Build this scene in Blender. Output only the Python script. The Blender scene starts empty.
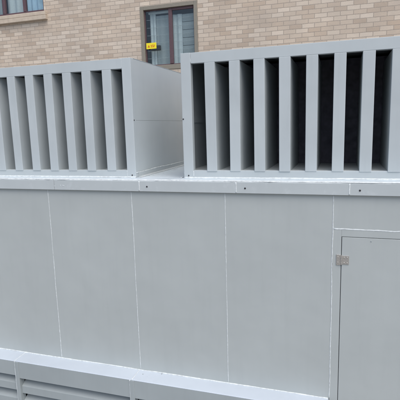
import bpy, bmesh, math, random
from mathutils import Vector
random.seed(7)
S = bpy.context.scene
COL = S.collection
R = math.radians

# ------------------------------------------------------------------ materials
def new_mat(name):
    m = bpy.data.materials.new(name); m.use_nodes = True
    nt = m.node_tree; b = nt.nodes['Principled BSDF']
    return m, nt, b
def N(nt, t, **kw):
    n = nt.nodes.new(t)
    for k, v in kw.items():
        if k in n.inputs.keys(): n.inputs[k].default_value = v
        else: setattr(n, k, v)
    return n
def ramp(nt, src, stops):
    r = nt.nodes.new('ShaderNodeValToRGB')
    while len(r.color_ramp.elements) < len(stops): r.color_ramp.elements.new(0.5)
    for e, (p, c) in zip(r.color_ramp.elements, stops):
        e.position = p; e.color = (*c, 1) if len(c) == 3 else c
    nt.links.new(src, r.inputs['Fac']); return r
def mixc(nt, fac, a, b, mode='MIX'):
    m = nt.nodes.new('ShaderNodeMix'); m.data_type = 'RGBA'; m.blend_type = mode
    for s, v in ((m.inputs[0], fac), (m.inputs[6], a), (m.inputs[7], b)):
        if hasattr(v, 'links'): nt.links.new(v, s)
        else: s.default_value = v if not isinstance(v, tuple) else ((*v, 1) if len(v) == 3 else v)
    return m.outputs[2]
def wcoord(nt, scale=(1, 1, 1)):
    g = N(nt, 'ShaderNodeNewGeometry'); mp = N(nt, 'ShaderNodeMapping')
    mp.inputs['Scale'].default_value = scale
    nt.links.new(g.outputs['Position'], mp.inputs['Vector']); return mp.outputs['Vector']
def noise(nt, vec, scale, detail=4, rough=.55):
    n = N(nt, 'ShaderNodeTexNoise'); n.inputs['Scale'].default_value = scale
    n.inputs['Detail'].default_value = detail; n.inputs['Roughness'].default_value = rough
    nt.links.new(vec, n.inputs['Vector']); return n.outputs['Fac']

def paint(name, col, rough=.42, patch=.06, smear=0.0, dirt=.10, bump=.02):
    """sprayed sheet metal: faint mottling, runs of dust, orange peel"""
    m, nt, b = new_mat(name)
    v = wcoord(nt)
    big = noise(nt, v, 2.3, 4)
    lo = tuple(c * (1 - patch) for c in col); hi = tuple(min(1, c * (1 + patch)) for c in col)
    base = ramp(nt, big, [(.3, lo), (.7, hi)]).outputs[0]
    st = noise(nt, wcoord(nt, (14, 14, 1.1)), 1.6, 5, .65)             # rain runs
    d = ramp(nt, st, [(.5, (0, 0, 0)), (.78, (1, 1, 1))]).outputs[0]
    dd = N(nt, 'ShaderNodeMath', operation='MULTIPLY'); nt.links.new(d, dd.inputs[0]); dd.inputs[1].default_value = dirt
    base = mixc(nt, dd.outputs[0], base, tuple(c * .62 for c in col))
    sp = noise(nt, v, 170, 2)
    s2 = ramp(nt, sp, [(.70, (0, 0, 0)), (.78, (1, 1, 1))]).outputs[0]
    ds = N(nt, 'ShaderNodeMath', operation='MULTIPLY'); nt.links.new(s2, ds.inputs[0]); ds.inputs[1].default_value = .14
    base = mixc(nt, ds.outputs[0], base, tuple(c * .6 for c in col))
    if smear:
        s = ramp(nt, noise(nt, v, 17, 5, .7), [(.56, (0, 0, 0)), (.68, (1, 1, 1))]).outputs[0]
        sm = N(nt, 'ShaderNodeMath', operation='MULTIPLY'); nt.links.new(s, sm.inputs[0]); sm.inputs[1].default_value = smear
        base = mixc(nt, sm.outputs[0], base, (.72, .75, .78))
    nt.links.new(base, b.inputs['Base Color'])
    rr = ramp(nt, noise(nt, v, 7, 5), [(.3, (rough - .07,) * 3), (.7, (rough + .1,) * 3)]).outputs[0]
    nt.links.new(rr, b.inputs['Roughness'])
    b.inputs['Specular IOR Level'].default_value = .4
    bp = N(nt, 'ShaderNodeBump'); bp.inputs['Strength'].default_value = bump * 5; bp.inputs['Distance'].default_value = .002
    nt.links.new(noise(nt, v, 320, 2), bp.inputs['Height'])
    b2 = N(nt, 'ShaderNodeBump'); b2.inputs['Strength'].default_value = .35; b2.inputs['Distance'].default_value = .016
    nt.links.new(noise(nt, v, 3.1, 2), b2.inputs['Height']); nt.links.new(bp.outputs[0], b2.inputs['Normal'])
    nt.links.new(b2.outputs[0], b.inputs['Normal'])
    return m

def plain(name, col, rough=.5, metal=0, var=.12, scale=40):
    m, nt, b = new_mat(name)
    v = wcoord(nt)
    c = ramp(nt, noise(nt, v, scale, 4), [(.3, tuple(x * (1 - var) for x in col)), (.7, tuple(min(1, x * (1 + var)) for x in col))])
    nt.links.new(c.outputs[0], b.inputs['Base Color'])
    b.inputs['Roughness'].default_value = rough; b.inputs['Metallic'].default_value = metal
    return m

def brick_mat():
    m, nt, b = new_mat('tan_brick')
    g = N(nt, 'ShaderNodeNewGeometry')
    sx = N(nt, 'ShaderNodeSeparateXYZ'); nt.links.new(g.outputs['Position'], sx.inputs[0])
    ax = N(nt, 'ShaderNodeMath', operation='ADD'); nt.links.new(sx.outputs[0], ax.inputs[0])
    nt.links.new(sx.outputs[1], ax.inputs[1])                               # reveals run on round the corner
    cv = N(nt, 'ShaderNodeCombineXYZ')
    az = N(nt, 'ShaderNodeMath', operation='ADD'); nt.links.new(sx.outputs[2], az.inputs[0]); az.inputs[1].default_value = .0264
    nt.links.new(ax.outputs[0], cv.inputs[0]); nt.links.new(az.outputs[0], cv.inputs[1])
    wob = N(nt, 'ShaderNodeTexNoise'); wob.inputs['Scale'].default_value = 9; nt.links.new(cv.outputs[0], wob.inputs['Vector'])
    va = N(nt, 'ShaderNodeVectorMath', operation='SCALE'); nt.links.new(wob.outputs['Color'], va.inputs[0]); va.inputs['Scale'].default_value = .009
    vb = N(nt, 'ShaderNodeVectorMath', operation='ADD'); nt.links.new(cv.outputs[0], vb.inputs[0]); nt.links.new(va.outputs[0], vb.inputs[1])
    t = N(nt, 'ShaderNodeTexBrick'); nt.links.new(vb.outputs[0], t.inputs['Vector'])
    t.inputs['Scale'].default_value = 1; t.inputs['Brick Width'].default_value = .203; t.inputs['Row Height'].default_value = .0724
    t.inputs['Mortar Size'].default_value = .0048; t.inputs['Mortar Smooth'].default_value = .35; t.inputs['Bias'].default_value = 0
    t.inputs['Color1'].default_value = (0, 0, 0, 1); t.inputs['Color2'].default_value = (1, 1, 1, 1); t.inputs['Mortar'].default_value = (.5, .5, .5, 1)
    br = ramp(nt, t.outputs['Color'], [(0, (.51, .42, .335)), (.3, (.585, .497, .405)), (.62, (.625, .54, .445)), (1, (.70, .615, .515))]).outputs[0]
    v3 = wcoord(nt)
    grain = ramp(nt, noise(nt, v3, 120, 4, .7), [(.3, (.80, .79, .78)), (.7, (1.08, 1.08, 1.08))]).outputs[0]
    br = mixc(nt, 1.0, br, grain, 'MULTIPLY')
    patch = ramp(nt, noise(nt, wcoord(nt, (1, 1, 1.5)), 1.1, 6, .65), [(.3, (.84, .85, .87)), (.7, (1.08, 1.05, 1.02))]).outputs[0]
    br = mixc(nt, 1.0, br, patch, 'MULTIPLY')
    mo = ramp(nt, noise(nt, v3, 60, 4), [(.3, (.33, .28, .235)), (.7, (.45, .395, .335))]).outputs[0]
    col = mixc(nt, t.outputs['Fac'], br, mo)
    nt.links.new(col, b.inputs['Base Color']); b.inputs['Roughness'].default_value = .88
    b.inputs['Specular IOR Level'].default_value = .25
    inv = N(nt, 'ShaderNodeMath', operation='SUBTRACT'); inv.inputs[0].default_value = 1; nt.links.new(t.outputs['Fac'], inv.inputs[1])
    bp = N(nt, 'ShaderNodeBump'); bp.inputs['Strength'].default_value = .8; bp.inputs['Distance'].default_value = .005
    nt.links.new(inv.outputs[0], bp.inputs['Height'])
    b2 = N(nt, 'ShaderNodeBump'); b2.inputs['Strength'].default_value = .35; b2.inputs['Distance'].default_value = .003
    nt.links.new(noise(nt, v3, 140, 5, .7), b2.inputs['Height']); nt.links.new(bp.outputs[0], b2.inputs['Normal'])
    nt.links.new(b2.outputs[0], b.inputs['Normal'])
    return m

def sill_mat():
    m = plain('sill_brick', (.52, .44, .35), .9, 0, .10, 12)
    nt = m.node_tree; b = nt.nodes['Principled BSDF']
    g = wcoord(nt)
    bp = N(nt, 'ShaderNodeBump'); bp.inputs['Strength'].default_value = .5; bp.inputs['Distance'].default_value = .004
    nt.links.new(noise(nt, g, 70, 5, .7), bp.inputs['Height']); nt.links.new(bp.outputs[0], b.inputs['Normal'])
    return m

def glass_mat(name, tint=(.93, .96, .96), refl=1.65):
    m = bpy.data.materials.new(name); m.use_nodes = True
    nt = m.node_tree; nt.nodes.clear()
    o = N(nt, 'ShaderNodeOutputMaterial')
    tr = N(nt, 'ShaderNodeBsdfTransparent'); tr.inputs[0].default_value = (*tint, 1)
    gl = N(nt, 'ShaderNodeBsdfGlossy'); gl.inputs['Roughness'].default_value = .04; gl.inputs[0].default_value = (.93, .97, 1, 1)
    bp = N(nt, 'ShaderNodeBump'); bp.inputs['Strength'].default_value = .25; bp.inputs['Distance'].default_value = .02
    nt.links.new(noise(nt, wcoord(nt), 2.2, 2), bp.inputs['Height']); nt.links.new(bp.outputs[0], gl.inputs['Normal'])
    fr = N(nt, 'ShaderNodeFresnel'); fr.inputs['IOR'].default_value = refl
    mx = N(nt, 'ShaderNodeMixShader')
    ge = N(nt, 'ShaderNodeNewGeometry'); k = N(nt, 'ShaderNodeMath', operation='MULTIPLY_ADD')   # only the outer skin of the pane reflects
    nt.links.new(ge.outputs['Backfacing'], k.inputs[0]); k.inputs[1].default_value = -1; k.inputs[2].default_value = 1
    kk = N(nt, 'ShaderNodeMath', operation='MULTIPLY'); nt.links.new(k.outputs[0], kk.inputs[0]); nt.links.new(fr.outputs[0], kk.inputs[1])
    nt.links.new(kk.outputs[0], mx.inputs[0]); nt.links.new(tr.outputs[0], mx.inputs[1]); nt.links.new(gl.outputs[0], mx.inputs[2])
    nt.links.new(mx.outputs[0], o.inputs[0])
    return m

GREY = (.44, .47, .51)
M = dict(
    hood=paint('hood_grey_paint', (.456, .498, .510), .40, .04, 0, .08),
    baffle=paint('baffle_grey_paint', (.448, .489, .502), .45, .06, 0, .16),
    panel=paint('panel_grey_paint', (.404, .435, .430), .38, .04, 0, .09),
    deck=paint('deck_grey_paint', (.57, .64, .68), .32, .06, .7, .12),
    trim=paint('trim_grey_paint', (.452, .491, .500), .38, .035, .12, .06),
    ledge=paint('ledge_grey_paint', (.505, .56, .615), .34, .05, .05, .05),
    base=paint('base_shaded_grey', (.325, .362, .37), .42, .05, 0, .12),  # weaker light on the lower parts is put into this darker tone
    seal=plain('white_sealant', (.60, .64, .645), .5, 0, .18, 55),
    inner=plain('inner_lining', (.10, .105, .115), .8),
    gap_backing=plain('gap_backing_grey', (.17, .165, .20), .9, 0, .25, 25),  # bluish dark of the deep gaps, put into the added sheet's colour
    steel=plain('hinge_steel', (.62, .60, .56), .32, .9, .18, 220),
    screw=plain('screw_dark', (.05, .05, .055), .45, .5),
    brick=brick_mat(), sill=sill_mat(),
    tan=plain('tan_aluminium', (.25, .225, .18), .45, .1, .06),
    purple=plain('plum_steel', (.105, .060, .068), .5, 0, .15),
    glass=glass_mat('window_glass'),
    curtain=plain('pale_curtain', (.44, .485, .50), .9, 0, .05),
    blue=plain('sky_reflection_blue', (.34, .47, .58), .9, 0, .12, 9),  # sky reflection in the pane, put into the colour of a curtain
    blind=plain('grey_blind', (.27, .305, .315), .8, 0, .05),
    room=plain('room_wall', (.34, .37, .38), .9, 0, .05, 5),
    bar=plain('bar_grey', (.36, .39, .40), .5),
    yellow=plain('sign_yellow', (.86, .72, .02), .5, 0, .04),
    orange=plain('sign_ink', (.62, .16, .01), .6),
    black=plain('black_plastic', (.022, .026, .032), .45),
)
def ground_mat():
    m, nt, b = new_mat('concrete'); v = wcoord(nt)
    c = ramp(nt, noise(nt, v, .8, 8, .65), [(.3, (.20, .195, .185)), (.7, (.31, .30, .285))])
    nt.links.new(c.outputs[0], b.inputs['Base Color']); b.inputs['Roughness'].default_value = .9
    bp = N(nt, 'ShaderNodeBump'); bp.inputs['Strength'].default_value = .4; bp.inputs['Distance'].default_value = .01
    nt.links.new(noise(nt, v, 45, 6), bp.inputs['Height']); nt.links.new(bp.outputs[0], b.inputs['Normal'])
    return m
M['ground'] = ground_mat()

# ------------------------------------------------------------------ mesh helpers (world coordinates in, local out)
def wloc(o):
    p = Vector((0, 0, 0))
    while o is not None: p = p + o.location; o = o.parent
    return p
def obj(name, bm, mat, parent=None, origin=None, smooth=False, bevel=0):
    base = wloc(parent)
    org = Vector(origin) if origin is not None else base
    bmesh.ops.recalc_face_normals(bm, faces=bm.faces[:])
    bmesh.ops.translate(bm, verts=bm.verts[:], vec=-org)
    me = bpy.data.meshes.new(name); bm.to_mesh(me); bm.free()
    if smooth: me.polygons.foreach_set('use_smooth', [True] * len(me.polygons))
    me.materials.append(mat)
    o = bpy.data.objects.new(name, me); COL.objects.link(o)
    o.parent = parent; o.location = org - base
    if bevel:
        bv = o.modifiers.new('Bevel', 'BEVEL'); bv.width = bevel; bv.segments = 2; bv.limit_method = 'ANGLE'
    return o
def bx(bm, x0, x1, y0, y1, z0, z1):
    vs = [bm.verts.new((x, y, z)) for x in (x0, x1) for y in (y0, y1) for z in (z0, z1)]
    for f in ((0, 1, 3, 2), (4, 6, 7, 5), (0, 4, 5, 1), (2, 3, 7, 6), (0, 2, 6, 4), (1, 5, 7, 3)):
        bm.faces.new([vs[i] for i in f])
def box(name, x0, x1, y0, y1, z0, z1, mat, parent, bevel=.0015):
    bm = bmesh.new(); bx(bm, x0, x1, y0, y1, z0, z1)
    return obj(name, bm, mat, parent, bevel=bevel)
def prism(name, prof, x0, x1, mat, parent, bevel=.001):
    """profile of (y,z) swept along x"""
    bm = bmesh.new()
    a = [bm.verts.new((x0, y, z)) for y, z in prof]; b = [bm.verts.new((x1, y, z)) for y, z in prof]
    n = len(prof)
    for i in range(n): bm.faces.new((a[i], a[(i + 1) % n], b[(i + 1) % n], b[i]))
    bm.faces.new(a); bm.faces.new(b[::-1])
    return obj(name, bm, mat, parent, bevel=bevel)
def bead(name, p0, p1, wdir, ndir, w, parent, h=.002, jit=.35, wander=.0012, step=.012, mat=None):
    """hand-run sealant: half-round strip of uneven width that wanders a little"""
    p0, p1, wd, nd = Vector(p0), Vector(p1), Vector(wdir), Vector(ndir)
    L = (p1 - p0).length; n = max(3, int(L / step)); bm = bmesh.new(); rings = []
    off = 0; ww = 1
    for i in range(n + 1):
        off = off * .92 + random.gauss(0, wander * .35); ww = ww * .75 + .25 * (1 + random.uniform(-jit, jit) * 1.6)
        off = max(-2 * wander, min(2 * wander, off))
        c = p0.lerp(p1, i / n) + wd * off; hw = w * .5 * max(.35, ww)
        rings.append([bm.verts.new(c + wd * (hw * math.cos(a)) + nd * (h * math.sin(a) * max(.6, ww) - .0004)) for a in [math.pi * k / 5 for k in range(6)]])
    for a, b in zip(rings, rings[1:]):
        for k in range(5): bm.faces.new((a[k], a[k + 1], b[k + 1], b[k]))
        bm.faces.new((a[5], a[0], b[0], b[5]))
    bm.faces.new(rings[0]); bm.faces.new(rings[-1][::-1])
    return obj(name, bm, mat or M['seal'], parent, smooth=True)
def screw(c, axis, parent, r=.0048, mat=None):
    """pan head with a cross slot; axis is the outward normal"""
    bm = bmesh.new(); ax = Vector(axis); q = ax.to_track_quat('Z', 'Y'); rings = []
    for rr, hh in ((r, -.001), (r, .0012), (r * .75, .0024), (r * .3, .0027), (r * .3, .0014)):
        rings.append([bm.verts.new(Vector(c) + q @ Vector((rr * math.cos(t), rr * math.sin(t), hh))) for t in [2 * math.pi * k / 12 for k in range(12)]])
    for a, b in zip(rings, rings[1:]):
        for k in range(12): bm.faces.new((a[k], a[(k + 1) % 12], b[(k + 1) % 12], b[k]))
    bm.faces.new(rings[-1]); bm.faces.new(rings[0][::-1])
    return obj('screw', bm, mat or M['screw'], parent)
def empty(name, loc, label, cat, group=None):
    o = bpy.data.objects.new(name, None); COL.objects.link(o); o.location = loc
    o['label'] = label; o['category'] = cat
    if group: o['group'] = group
    return o

# ------------------------------------------------------------------ ground
bm = bmesh.new(); v = [bm.verts.new(q) for q in ((-400, -400, 0), (400, -400, 0), (400, 400, 0), (-400, 400, 0))]; bm.faces.new(v)
g = obj('ground', bm, M['ground']); g['kind'] = 'structure'; g['label'] = 'grey concrete yard under the metal enclosure'

# ------------------------------------------------------------------ equipment enclosure
Z1, Z2, ZP, YL, B = 1.631, 1.5658, .370, -.121, .144     # deck, trim foot, ledge, ledge front, hood front
XL, XR, YB = -3.0, 1.15, 1.75
E = empty('equipment_enclosure', (-.93, 0, 0), 'long light grey sheet metal enclosure with white sealed panel joints, door and base louvres', 'enclosure')
seams = [XL, -2.4, -1.8, -1.195, -.6, 0]
for a, b in zip(seams, seams[1:]):
    box('cladding_panel', a + .0006, b - .0006, 0, .03, ZP - .02, Z2 + .03, M['panel'], E, .001)
for x in seams[1:-1]:
    bead('sealant_bead', (x, 0, ZP + .003), (x, 0, Z2 - .001), (1, 0, 0), (0, -1, 0), .0044, E, .002, .45, .0006)
bead('sealant_bead', (0, -.0005, ZP + .003), (0, -.0005, Z2 - .001), (1, 0, 0), (0, -1, 0), .0058, E)
bead('sealant_bead', (XL + .01, -.002, ZP + .002), (-.006, -.002, ZP + .002), (0, .7, .7), (0, -.7, .7), .008, E, .003, .3, .0006)
# end, back
box('end_panel', XL - .03, XL - .001, 0, YB, .06, Z1 - .004, M['panel'], E)
box('end_panel', XR + .001, XR + .03, 0, YB, .06, Z1 - .004, M['panel'], E)
box('back_panel', XL, XR, YB - .03, YB - .001, .06, Z1 - .004, M['panel'], E)
box('deck', XL - .03, XR + .03, .001, YB, Z1 - .03, Z1 - .002, M['deck'], E)
# cap trim in lengths
tj = [XL - .03, -2.335, -1.733, -1.130, -.529, .079, .68, XR + .03]
for a, b in zip(tj, tj[1:]):
    prof = [(-.020, Z2), (-.020, Z1 - .003), (-.017, Z1), (.0005, Z1), (.0005, Z1 - .004), (-.0005, Z1 - .006), (-.0005, Z2 + .006), (-.006, Z2)]
    t = prism('cap_trim', prof, a + .0008, b - .0008, M['trim'], E, .0012)
    if b < XR and b > -1.5:
        bead('sealant_joint', (b, -.0202, Z2 + .001), (b, -.0202, Z1 - .002), (1, 0, 0), (0, -1, 0), .0075, t, .0016, .3, .0006, .008)
        screw((b + .052, -.0202, 1.5945 + random.uniform(-.003, .003)), (0, -1, 0), t, .0052)
bead('sealant_bead', (XL, -.003, Z1 + .0002), (XR, -.003, Z1 + .0002), (0, 1, 0), (0, 0, 1), .030, E, .007, .25, .0015)
for x, z, w in ((-1.735, 1.588, .006), (-1.672, 1.594, .010), (-1.69, 1.592, .005)):   # paint drips on the trim
    bead('sealant_smear', (x, -.0202, z), (x + w * 1.6, -.0202, z + random.uniform(-.002, .004)), (0, 0, 1), (0, -1, 0), .005, E, .001, .6, .001, .003)

# door side
box('header_panel', .0006, XR, 0, .03, 1.3785, Z2 + .03, M['panel'], E, .001)
bead('sealant_bead', (.004, 0, 1.378), (XR, 0, 1.378), (0, 0, 1), (0, -1, 0), .0085, E, .0018, .45, .0016)
bm = bmesh.new(); D0, D1, DT, DB = .0485, 1.02, 1.3345, .14
bx(bm, .0006, D0 - .0028, 0, .03, .06, 1.3775)
bx(bm, D1 + .003, XR, 0, .03, .06, 1.3775)
bx(bm, D0 - .0026, D1 + .0028, 0, .03, DT + .0026, 1.3775)
bx(bm, D0 - .0026, D1 + .0028, 0, .03, .06, DB)
obj('door_frame', bm, M['panel'], E, bevel=.0008)
box('door_rebate', .02, D1 + .03, .031, .034, .1, DT + .03, M['inner'], E, 0)
door = box('door', D0, D1, -.0012, .0285, DB + .004, DT, M['panel'], E, .0016)
screw((.196, -.0012, 1.318), (0, -1, 0), door, .0032, M['base'])
# hinge: fixed leaf, swinging leaf, knuckles
hz0, hz1 = 1.1805, 1.2335
bm = bmesh.new(); bx(bm, .021, .0445, -.0045, -.0002, hz0 - .004, hz1 + .003)
h = obj('hinge', bm, M['steel'], door, bevel=.0012)
bm = bmesh.new(); bx(bm, .0525, .087, -.0048, -.0014, hz0 + .002, hz1 - .001); obj('hinge_leaf', bm, M['steel'], h, bevel=.0012)
bm = bmesh.new()
for k in range(3):
    za = hz0 + .001 + k * .0175; zb = za + .0168
    r0 = [[bm.verts.new((.0485 + .0058 * math.cos(t), -.0055 + .0058 * math.sin(t), z)) for t in [2 * math.pi * i / 14 for i in range(14)]] for z in (za, zb)]
    for i in range(14): bm.faces.new((r0[0][i], r0[0][(i + 1) % 14], r0[1][(i + 1) % 14], r0[1][i]))
    bm.faces.new(r0[0][::-1]); bm.faces.new(r0[1])
obj('hinge_knuckle', bm, M['steel'], h, bevel=.0006)
for x, z in ((.062, 1.222), (.078, 1.222), (.062, 1.192), (.078, 1.192)): screw((x, -.0048, z), (0, -1, 0), h, .0036, M['steel'])
for z in (1.222, 1.192): screw((.030, -.0045, z), (0, -1, 0), h, .0036, M['steel'])

# projecting base: ledge, fascia, mullions, louvre blades
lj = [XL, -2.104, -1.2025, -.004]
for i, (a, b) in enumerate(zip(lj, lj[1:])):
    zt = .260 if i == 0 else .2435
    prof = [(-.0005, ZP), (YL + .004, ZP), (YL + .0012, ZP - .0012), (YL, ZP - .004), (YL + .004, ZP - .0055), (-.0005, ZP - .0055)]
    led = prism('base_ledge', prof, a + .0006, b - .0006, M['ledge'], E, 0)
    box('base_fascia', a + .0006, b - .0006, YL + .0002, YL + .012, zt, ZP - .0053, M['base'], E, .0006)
    if b < -.1: bead('sealant_joint', (b, YL, ZP), (b, -.004, ZP), (1, 0, 0), (0, 0, 1), .0055, led, .0014, .3, .0006, .008)
for x, y in ((-1.158, -.045), (-1.04, -.012)): screw((x, y, ZP), (0, 0, 1), led, .0042, M['base'])
mull = [(XL, XL + .03), (-2.1005, -2.0715), (-1.2155, -1.1855), (-.3155, -.2855), (-.034, -.004)]
for a, b in mull:
    box('louvre_mullion', a, b, YL - .0035, YL + .045, .03, ZP - .0056, M['base'], E, .0015)
    bead('sealant_bead', (a - .001, YL - .001, .04), (a - .001, YL - .001, ZP - .002), (1, 0, 0), (0, -1, 0), .006, E, .003, .3, .0006)
for i, ((_, a), (b, _)) in enumerate(zip(mull, mull[1:])):
    zt = .260 if i == 0 else .2435
    pz = zt - .0665
    for k in range(2):
        z = pz - k * .120
        prof = [(YL + .013, z - .054), (YL + .013, z), (YL + .105, z + .052), (YL + .106, z + .049), (YL + .016, z - .003), (YL + .016, z - .054)]
        prism('louvre_blade', prof, a + .0005, b - .0005, M['base'], E, .0008)
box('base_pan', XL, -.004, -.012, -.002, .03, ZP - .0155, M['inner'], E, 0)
box('base_end', -.0035, -.001, YL, -.001, .03, ZP, M['base'], E, 0)
box('plinth', XL - .02, XR + .02, .02, YB - .02, 0, .0595, M['base'], E, .002)
box('base_skid', XL, -.004, YL + .02, .018, 0, .0295, M['base'], E, .002)

# ------------------------------------------------------------------ baffled hoods on the deck
T, FB, OB = 2.377, 2.3146, 1.6778
NB, PW, BW, GP = 9, .0625, .0635, .0826
W = 2 * PW + NB * BW + (NB + 1) * GP
HD = 1.24
def make_hood(x0, label):
    x1 = x0 + W; y0, y1 = B, B + HD; zb = Z1 - .0015
    h = empty('baffle_hood', (x0 + W / 2, B, zb), label, 'air hood', 'baffled hoods on the enclosure deck')
    for a, b in ((x0, x0 + PW), (x1 - PW, x1)): box('corner_post', a, b, y0, y0 + .04, zb, T, M['hood'], h, .002)
    bm = bmesh.new(); bx(bm, x0 + PW + .0008, x1 - PW - .0008, y0 + .0008, y0 + .04, FB, T - .0005)
    obj('fascia', bm, M['hood'], h, bevel=.002)
    box('bottom_rail', x0 + PW + .0008, x1 - PW - .0008, y0 + .0008, y0 + .04, zb, OB, M['hood'], h, .002)
    for a, b in ((x0, x0 + .003), (x1 - .003, x1)):
        s = 1 if a > x0 + .5 else -1
        xs = x1 - .0015 if s > 0 else x0 + .0015
        for za, zc in ((zb, 1.9935), (1.9943, T - .001)):        # two sheets with an open joint between
            box('side_panel', min(xs, xs - s * .02), max(xs, xs - s * .02), y0 + .0405, y1, za, zc, M['hood'], h, .001)
        xo = x1 if s > 0 else x0
        xl = xs - s * .0215; box('joint_lap', min(xl, xl - s * .002), max(xl, xl - s * .002), y0 + .041, y1 - .022, 1.97, 2.02, M['hood'], h, 0)
        screw((xo, y0 + .012, 1.995), (s, 0, 0), h, .0048)
        # foot angle with sealant above and below
        bm = bmesh.new(); xa = xs + s * .0005; prof = [(0, zb), (s * .022, zb), (s * .022, zb + .003), (s * .003, zb + .0055), (s * .003, zb + .030), (0, zb + .030)]
        A = [bm.verts.new((xa + p, y0 + .041, z)) for p, z in prof]; Bv = [bm.verts.new((xa + p, y1, z)) for p, z in prof]
        for i in range(6): bm.faces.new((A[i], A[(i + 1) % 6], Bv[(i + 1) % 6], Bv[i]))
        bm.faces.new(A); bm.faces.new(Bv[::-1]); obj('foot_angle', bm, M['hood'], h)
        bead('sealant_bead', (xs + s * .003, y0 + .005, zb + .031), (xs + s * .003, y1, zb + .031), (0, 0, 1), (s, 0, 0), .008, h, .002, .5, .001)
        bead('sealant_bead', (xs + s * .024, y0 - .002, Z1), (xs + s * .024, y1, Z1), (1, 0, 0), (0, 0, 1), .010, h, .002, .6, .002)
        for q in range(5):                                       # spilled sealant on the deck beside the foot
            yy = y0 + .05 + random.random() * .5; xx = xs + s * (.04 + random.random() * .03)
            bead('sealant_smear', (xx, yy, Z1 - .001), (xx + s * random.uniform(.0, .02), yy + random.uniform(.02, .06), Z1 - .001), (1, 0, 0), (0, 0, 1), .012, h, .0012, .7, .003, .006)
    box('roof_panel', x0, x1, y0 + .0405, y1, T - .0009, T + .0015, M['hood'], h, .001)
    box('gap_backing_sheet', x0 + .0225, x1 - .0225, y0 + .56, y0 + .58, OB - .002, FB + .04, M['gap_backing'], h, 0)  # sheet added to lift the darkness deep between the baffles
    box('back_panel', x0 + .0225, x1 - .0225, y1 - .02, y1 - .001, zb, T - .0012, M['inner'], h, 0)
    box('floor_pan', x0 + .0225, x1 - .0225, y0 + .0405, y1 - .021, OB - .012, OB - .003, M['hood'], h, 0)
    for i in range(NB):
        a = x0 + PW + GP + .004 + i * (BW + GP) + random.uniform(-.002, .002); yo = random.uniform(-.0016, .001)
        e = random.uniform(-.003, .003)
        bm = bmesh.new(); bx(bm, a, a + BW, y0 - .003 + yo, y0 + .52, OB - .0055 + random.uniform(-.001, .001), FB - .0008)
        for vv in bm.verts:
            if vv.co.z > 2: vv.co.x += e                        # slightly out of plumb, as fitted by hand
        obj('baffle', bm, M['baffle'], h, bevel=.0022)
    bead('sealant_bead', (x0 + .001, y0 - .001, zb + .003), (x1 - .001, y0 - .001, zb + .003), (0, .7, .7), (0, -.7, .7), .012, h, .004, .3, .0008)
    for xx in (x0 + PW, x1 - PW):
        bead('sealant_joint', (xx, y0 + .0002, zb + .006), (xx, y0 + .0002, OB - .002), (1, 0, 0), (0, -1, 0), .005, h, .0012, .3, .0005, .007)
        bead('sealant_joint', (xx, y0 + .0002, FB + .003), (xx, y0 + .0002, T - .001), (1, 0, 0), (0, -1, 0), .0022, h, .0008, .3, .0004, .007)
    for xx in (x0 + .03, x1 - .027): screw((xx, y0, 1.6455), (0, -1, 0), h, .0046)
    screw((x0 + .0065, y0, 1.991), (0, -1, 0), h, .0046)
    return h
make_hood(-1.2255 - W, 'grey louvred air hood left of the gap, its broad right side panel showing')
make_hood(-.8960, 'grey louvred air hood right of the gap, standing above the hinged door')

# ------------------------------------------------------------------ brick building behind
WY = 5.5
K = empty('brick_building', (-3, WY, 0), 'tan brick building with two windows rising behind the grey metal enclosure', 'building')
w1 = (-3.577, -2.460, 3.010, 4.160)      # x0 x1 z0 z1 of the openings
w2 = (-7.660, -5.655, 4.282, 5.500)
bm = bmesh.new()
xs = sorted({-14, 9, w1[0], w1[1], w2[0], w2[1]}); zs = sorted({0, 9, w1[2], w1[3], w2[2], w2[3]})
vd = {(x, z): bm.verts.new((x, WY, z)) for x in xs for z in zs}
def inside(x, z): return any(a < x < b and c < z < d for a, b, c, d in (w1, w2))
for xa, xb in zip(xs, xs[1:]):
    for za, zb in zip(zs, zs[1:]):
        if not inside((xa + xb) / 2, (za + zb) / 2):
            bm.faces.new((vd[xa, za], vd[xb, za], vd[xb, zb], vd[xa, zb]))
dep = .22
for a, b, c, d in (w1, w2):
    f = [bm.verts.new((x, WY, z)) for x, z in ((a, c), (b, c), (b, d), (a, d))]
    r = [bm.verts.new((x, WY + dep, z)) for x, z in ((a, c), (b, c), (b, d), (a, d))]
    for i in range(4): bm.faces.new((f[i], f[(i + 1) % 4], r[(i + 1) % 4], r[i]))
c8 = [bm.verts.new((x, y, z)) for x in (-14, 9) for y in (WY + .0001, WY + 8) for z in (0, 9)]
for f in ((0, 1, 3, 2), (4, 6, 7, 5), (2, 3, 7, 6), (1, 5, 7, 3)): bm.faces.new([c8[i] for i in f])
wall = obj('wall', bm, M['brick'], K)

def frame_bm(a, b, c, d, t, y0, y1, tb=None):
    bm = bmesh.new(); tb = tb or t
    bx(bm, a, a + t, y0, y1, c, d); bx(bm, b - t, b, y0, y1, c, d)
    bx(bm, a + t + .0003, b - t - .0003, y0, y1, d - t, d); bx(bm, a + t + .0003, b - t - .0003, y0, y1, c, c + tb)
    return bm
def curtain_bm(x0, x1, z0, z1, y, amp, per):
    bm = bmesh.new(); n = max(8, int((x1 - x0) / per * 10)); A = []; ph = random.random() * 6
    for i in range(n + 1):
        x = x0 + (x1 - x0) * i / n
        yy = y + amp * math.sin(2 * math.pi * x / per + ph) + amp * .4 * math.sin(2 * math.pi * x / per * .37 + 1)
        A.append((bm.verts.new((x, yy, z0)), bm.verts.new((x, yy + amp * .2, z1)), bm.verts.new((x, yy + .004, z0)), bm.verts.new((x, yy + amp * .2 + .004, z1))))
    for p, q in zip(A, A[1:]):
        bm.faces.new((p[0], q[0], q[1], p[1])); bm.faces.new((p[2], p[3], q[3], q[2]))
    return bm

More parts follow.
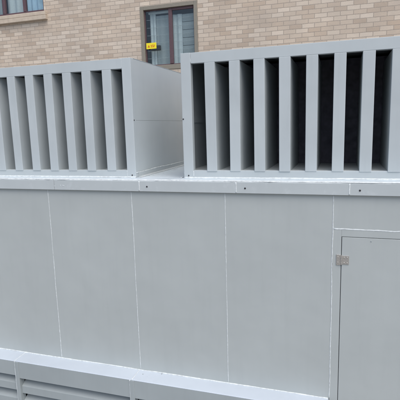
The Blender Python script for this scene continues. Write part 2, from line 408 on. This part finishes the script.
# window above the left hood
a, b, c, d = w1
win = obj('window', frame_bm(a + .001, b - .001, c + .001, d - .001, .068, WY - .012, WY + .075, .082), M['tan'], K, bevel=.004)
win['label'] = 'brown framed two pane window carrying a small yellow sign'
ia, ib, ic, idd = a + .069, b - .069, c + .083, d - .069
bm = bmesh.new()
bx(bm, ia, ia + .018, WY + .03, WY + .07, ic, idd); bx(bm, ib - .016, ib, WY + .03, WY + .07, ic, idd)
bx(bm, ia + .019, -3.026, WY + .034, WY + .07, idd - .016, idd); bx(bm, -2.955, ib - .017, WY + .026, WY + .07, idd - .045, idd)
bx(bm, ia + .019, ib - .017, WY + .034, WY + .07, ic, ic + .02)
obj('sash', bm, M['purple'], win, bevel=.003)
box('mullion', -3.025, -2.956, WY + .022, WY + .068, ic + .0205, idd - .001, M['purple'], win, .004)
box('head_roller', ia + .05, -3.03, WY + .10, WY + .15, idd - .06, idd - .015, M['curtain'], win, .012)
box('pane', ia + .018, -3.026, WY + .050, WY + .054, ic + .021, idd - .017, M['glass'], win, 0)
box('pane', -2.955, ib - .017, WY + .044, WY + .048, ic + .021, idd - .046, M['glass'], win, 0)
for k in range(8):
    z = 3.79 + (k - 5) * .1385
    for xa, xb in ((ia + .019, -3.026), (-2.955, ib - .017)):
        bm = bmesh.new(); n = 12; rr = []
        sag = .004 if xa < -3 else .012
        for i in range(n + 1):
            x = xa + (xb - xa) * i / n; zz = z - sag * math.sin(math.pi * i / n)
            rr.append([bm.verts.new((x, WY + .085 + .003 * math.cos(t), zz + .003 * math.sin(t))) for t in [math.pi * 2 * q / 6 for q in range(6)]])
        for p, q in zip(rr, rr[1:]):
            for s in range(6): bm.faces.new((p[s], p[(s + 1) % 6], q[(s + 1) % 6], q[s]))
        obj('security_bar', bm, M['bar'], win, smooth=True)
obj('curtain', curtain_bm(-3.432, -3.315, ic - .1, idd, WY + .115, .008, .06), M['curtain'], win, smooth=True)
obj('curtain', curtain_bm(-3.312, -3.04, ic - .1, idd - .09, WY + .13, .006, .13), M['blind'], win, smooth=True)
obj('curtain', curtain_bm(-2.99, -2.795, ic - .1, idd - .1, WY + .118, .009, .10), M['curtain'], win, smooth=True)
for k in range(7):                                               # sagging slats of a blind on the right
    z = 3.98 - k * .139
    prof = [(WY + .115, z), (WY + .118, z + .002), (WY + .126, z - .126), (WY + .123, z - .128)]
    prism('blind_slat', prof, -2.79, ib + .06, M['blind'], win, 0)
# wall sign on the glass with a black box behind it
sg = box('sign', -3.478, -3.274, WY - .006, WY - .002, 3.397, 3.506, M['yellow'], win, .003)
bm = bmesh.new()
v = [bm.verts.new(q) for q in ((-3.452, WY - .0068, 3.425), (-3.402, WY - .0068, 3.425), (-3.427, WY - .0068, 3.472))]; bm.faces.new(v)
for x, w, z in ((-3.388, .024, 3.452), (-3.358, .020, 3.455), (-3.332, .026, 3.452), (-3.385, .030, 3.428), (-3.348, .036, 3.428)):
    bx(bm, x, x + w, WY - .0068, WY - .0062, z, z + .015)
obj('sign_print', bm, M['orange'], sg)
box('sign_bracket', -3.40, -3.206, WY - .001, WY + .048, 3.368, 3.455, M['black'], win, .006)
# room behind
def room(a, b, c, d, par, y1=1.2):
    bm = bmesh.new(); bx(bm, a - .3, b + .3, WY + dep + .002, WY + y1, c - .3, d + .2)
    for f in [f for f in bm.faces if abs(f.calc_center_median().y - (WY + dep + .002)) < 1e-4]: bm.faces.remove(f)
    obj('room', bm, M['room'], par)
room(a, b, c, d, win)

# window at the upper left corner, with its sill
a, b, c, d = w2
win2 = obj('window', frame_bm(a + .001, b - .001, c + .001, d - .001, .048, WY + .05, WY + .11, .06), M['purple'], K, bevel=.004)
win2['label'] = 'plum framed window with pale curtains, and a blue one added for reflected sky, above a brick sill'
ms = [-7.15, -6.65, -6.147]
for x in ms: box('mullion', x - .032, x + .032, WY + .045, WY + .105, c + .062, d - .05, M['purple'], win2, .004)
ed = [a + .05] + ms + [b - .05]
for i, (p, q) in enumerate(zip(ed, ed[1:])):
    box('pane', p + .001 + (.032 if i else 0), q - .001 - (.032 if i < 3 else 0), WY + .075, WY + .079, c + .062, d - .05, M['glass'], win2, 0)
obj('curtain', curtain_bm(-6.12, -5.69, c + .03, d, WY + .13, .018, .14), M['blue'], win2, smooth=True)  # added behind the glass to tint this pane like reflected sky
obj('curtain', curtain_bm(-6.63, -6.16, c + .03, d, WY + .13, .018, .19), M['curtain'], win2, smooth=True)
obj('curtain', curtain_bm(-7.60, -6.75, c + .03, d, WY + .13, .018, .19), M['blind'], win2, smooth=True)
room(a, b, c, d, win2)
bm = bmesh.new(); bx(bm, a - .075, b + .072, WY - .075, WY + .045, 4.127, 4.2075); bx(bm, a - .075, b + .069, WY - .072, WY + .045, 4.210, 4.281)
obj('sill', bm, M['sill'], win2, bevel=.007)

# ------------------------------------------------------------------ light, sky, camera
w = bpy.data.worlds.new('World'); S.world = w; w.use_nodes = True
nt = w.node_tree; bg = nt.nodes['Background']
sky = nt.nodes.new('ShaderNodeTexSky'); sky.sky_type = 'NISHITA'; sky.sun_disc = False
sun_dir = Vector((.42, -.50, 1.0)).normalized()                 # towards the sun
el = math.asin(sun_dir.z); az = math.atan2(sun_dir.x, sun_dir.y)
sky.sun_elevation = el; sky.sun_rotation = az; sky.air_density = 1.0; sky.dust_density = 2.5; sky.ozone_density = 1.0
nt.links.new(sky.outputs[0], bg.inputs[0]); bg.inputs[1].default_value = .105
L = bpy.data.lights.new('sun', 'SUN'); L.energy = 1.25; L.angle = R(60); L.color = (1, .96, .90)
so = bpy.data.objects.new('sun', L); COL.objects.link(so); so.rotation_euler = sun_dir.to_track_quat('Z', 'Y').to_euler(); so.location = (-4, -6, 9)

cd = bpy.data.cameras.new('camera'); co = bpy.data.objects.new('camera', cd); COL.objects.link(co); S.camera = co
co.location = (.0279, -2.4368, 1.9437); co.rotation_euler = (1.4059, .0273, .3048)
cd.sensor_fit = 'HORIZONTAL'; cd.sensor_width = 36; cd.lens = 36 * 441.31 / 400
cd.clip_start = .05; cd.clip_end = 2000
S.view_settings.view_transform = 'Standard'; S.view_settings.look = 'None'
S.view_settings.exposure = 0.80; S.view_settings.gamma = 1; S.view_settings.use_curve_mapping = False
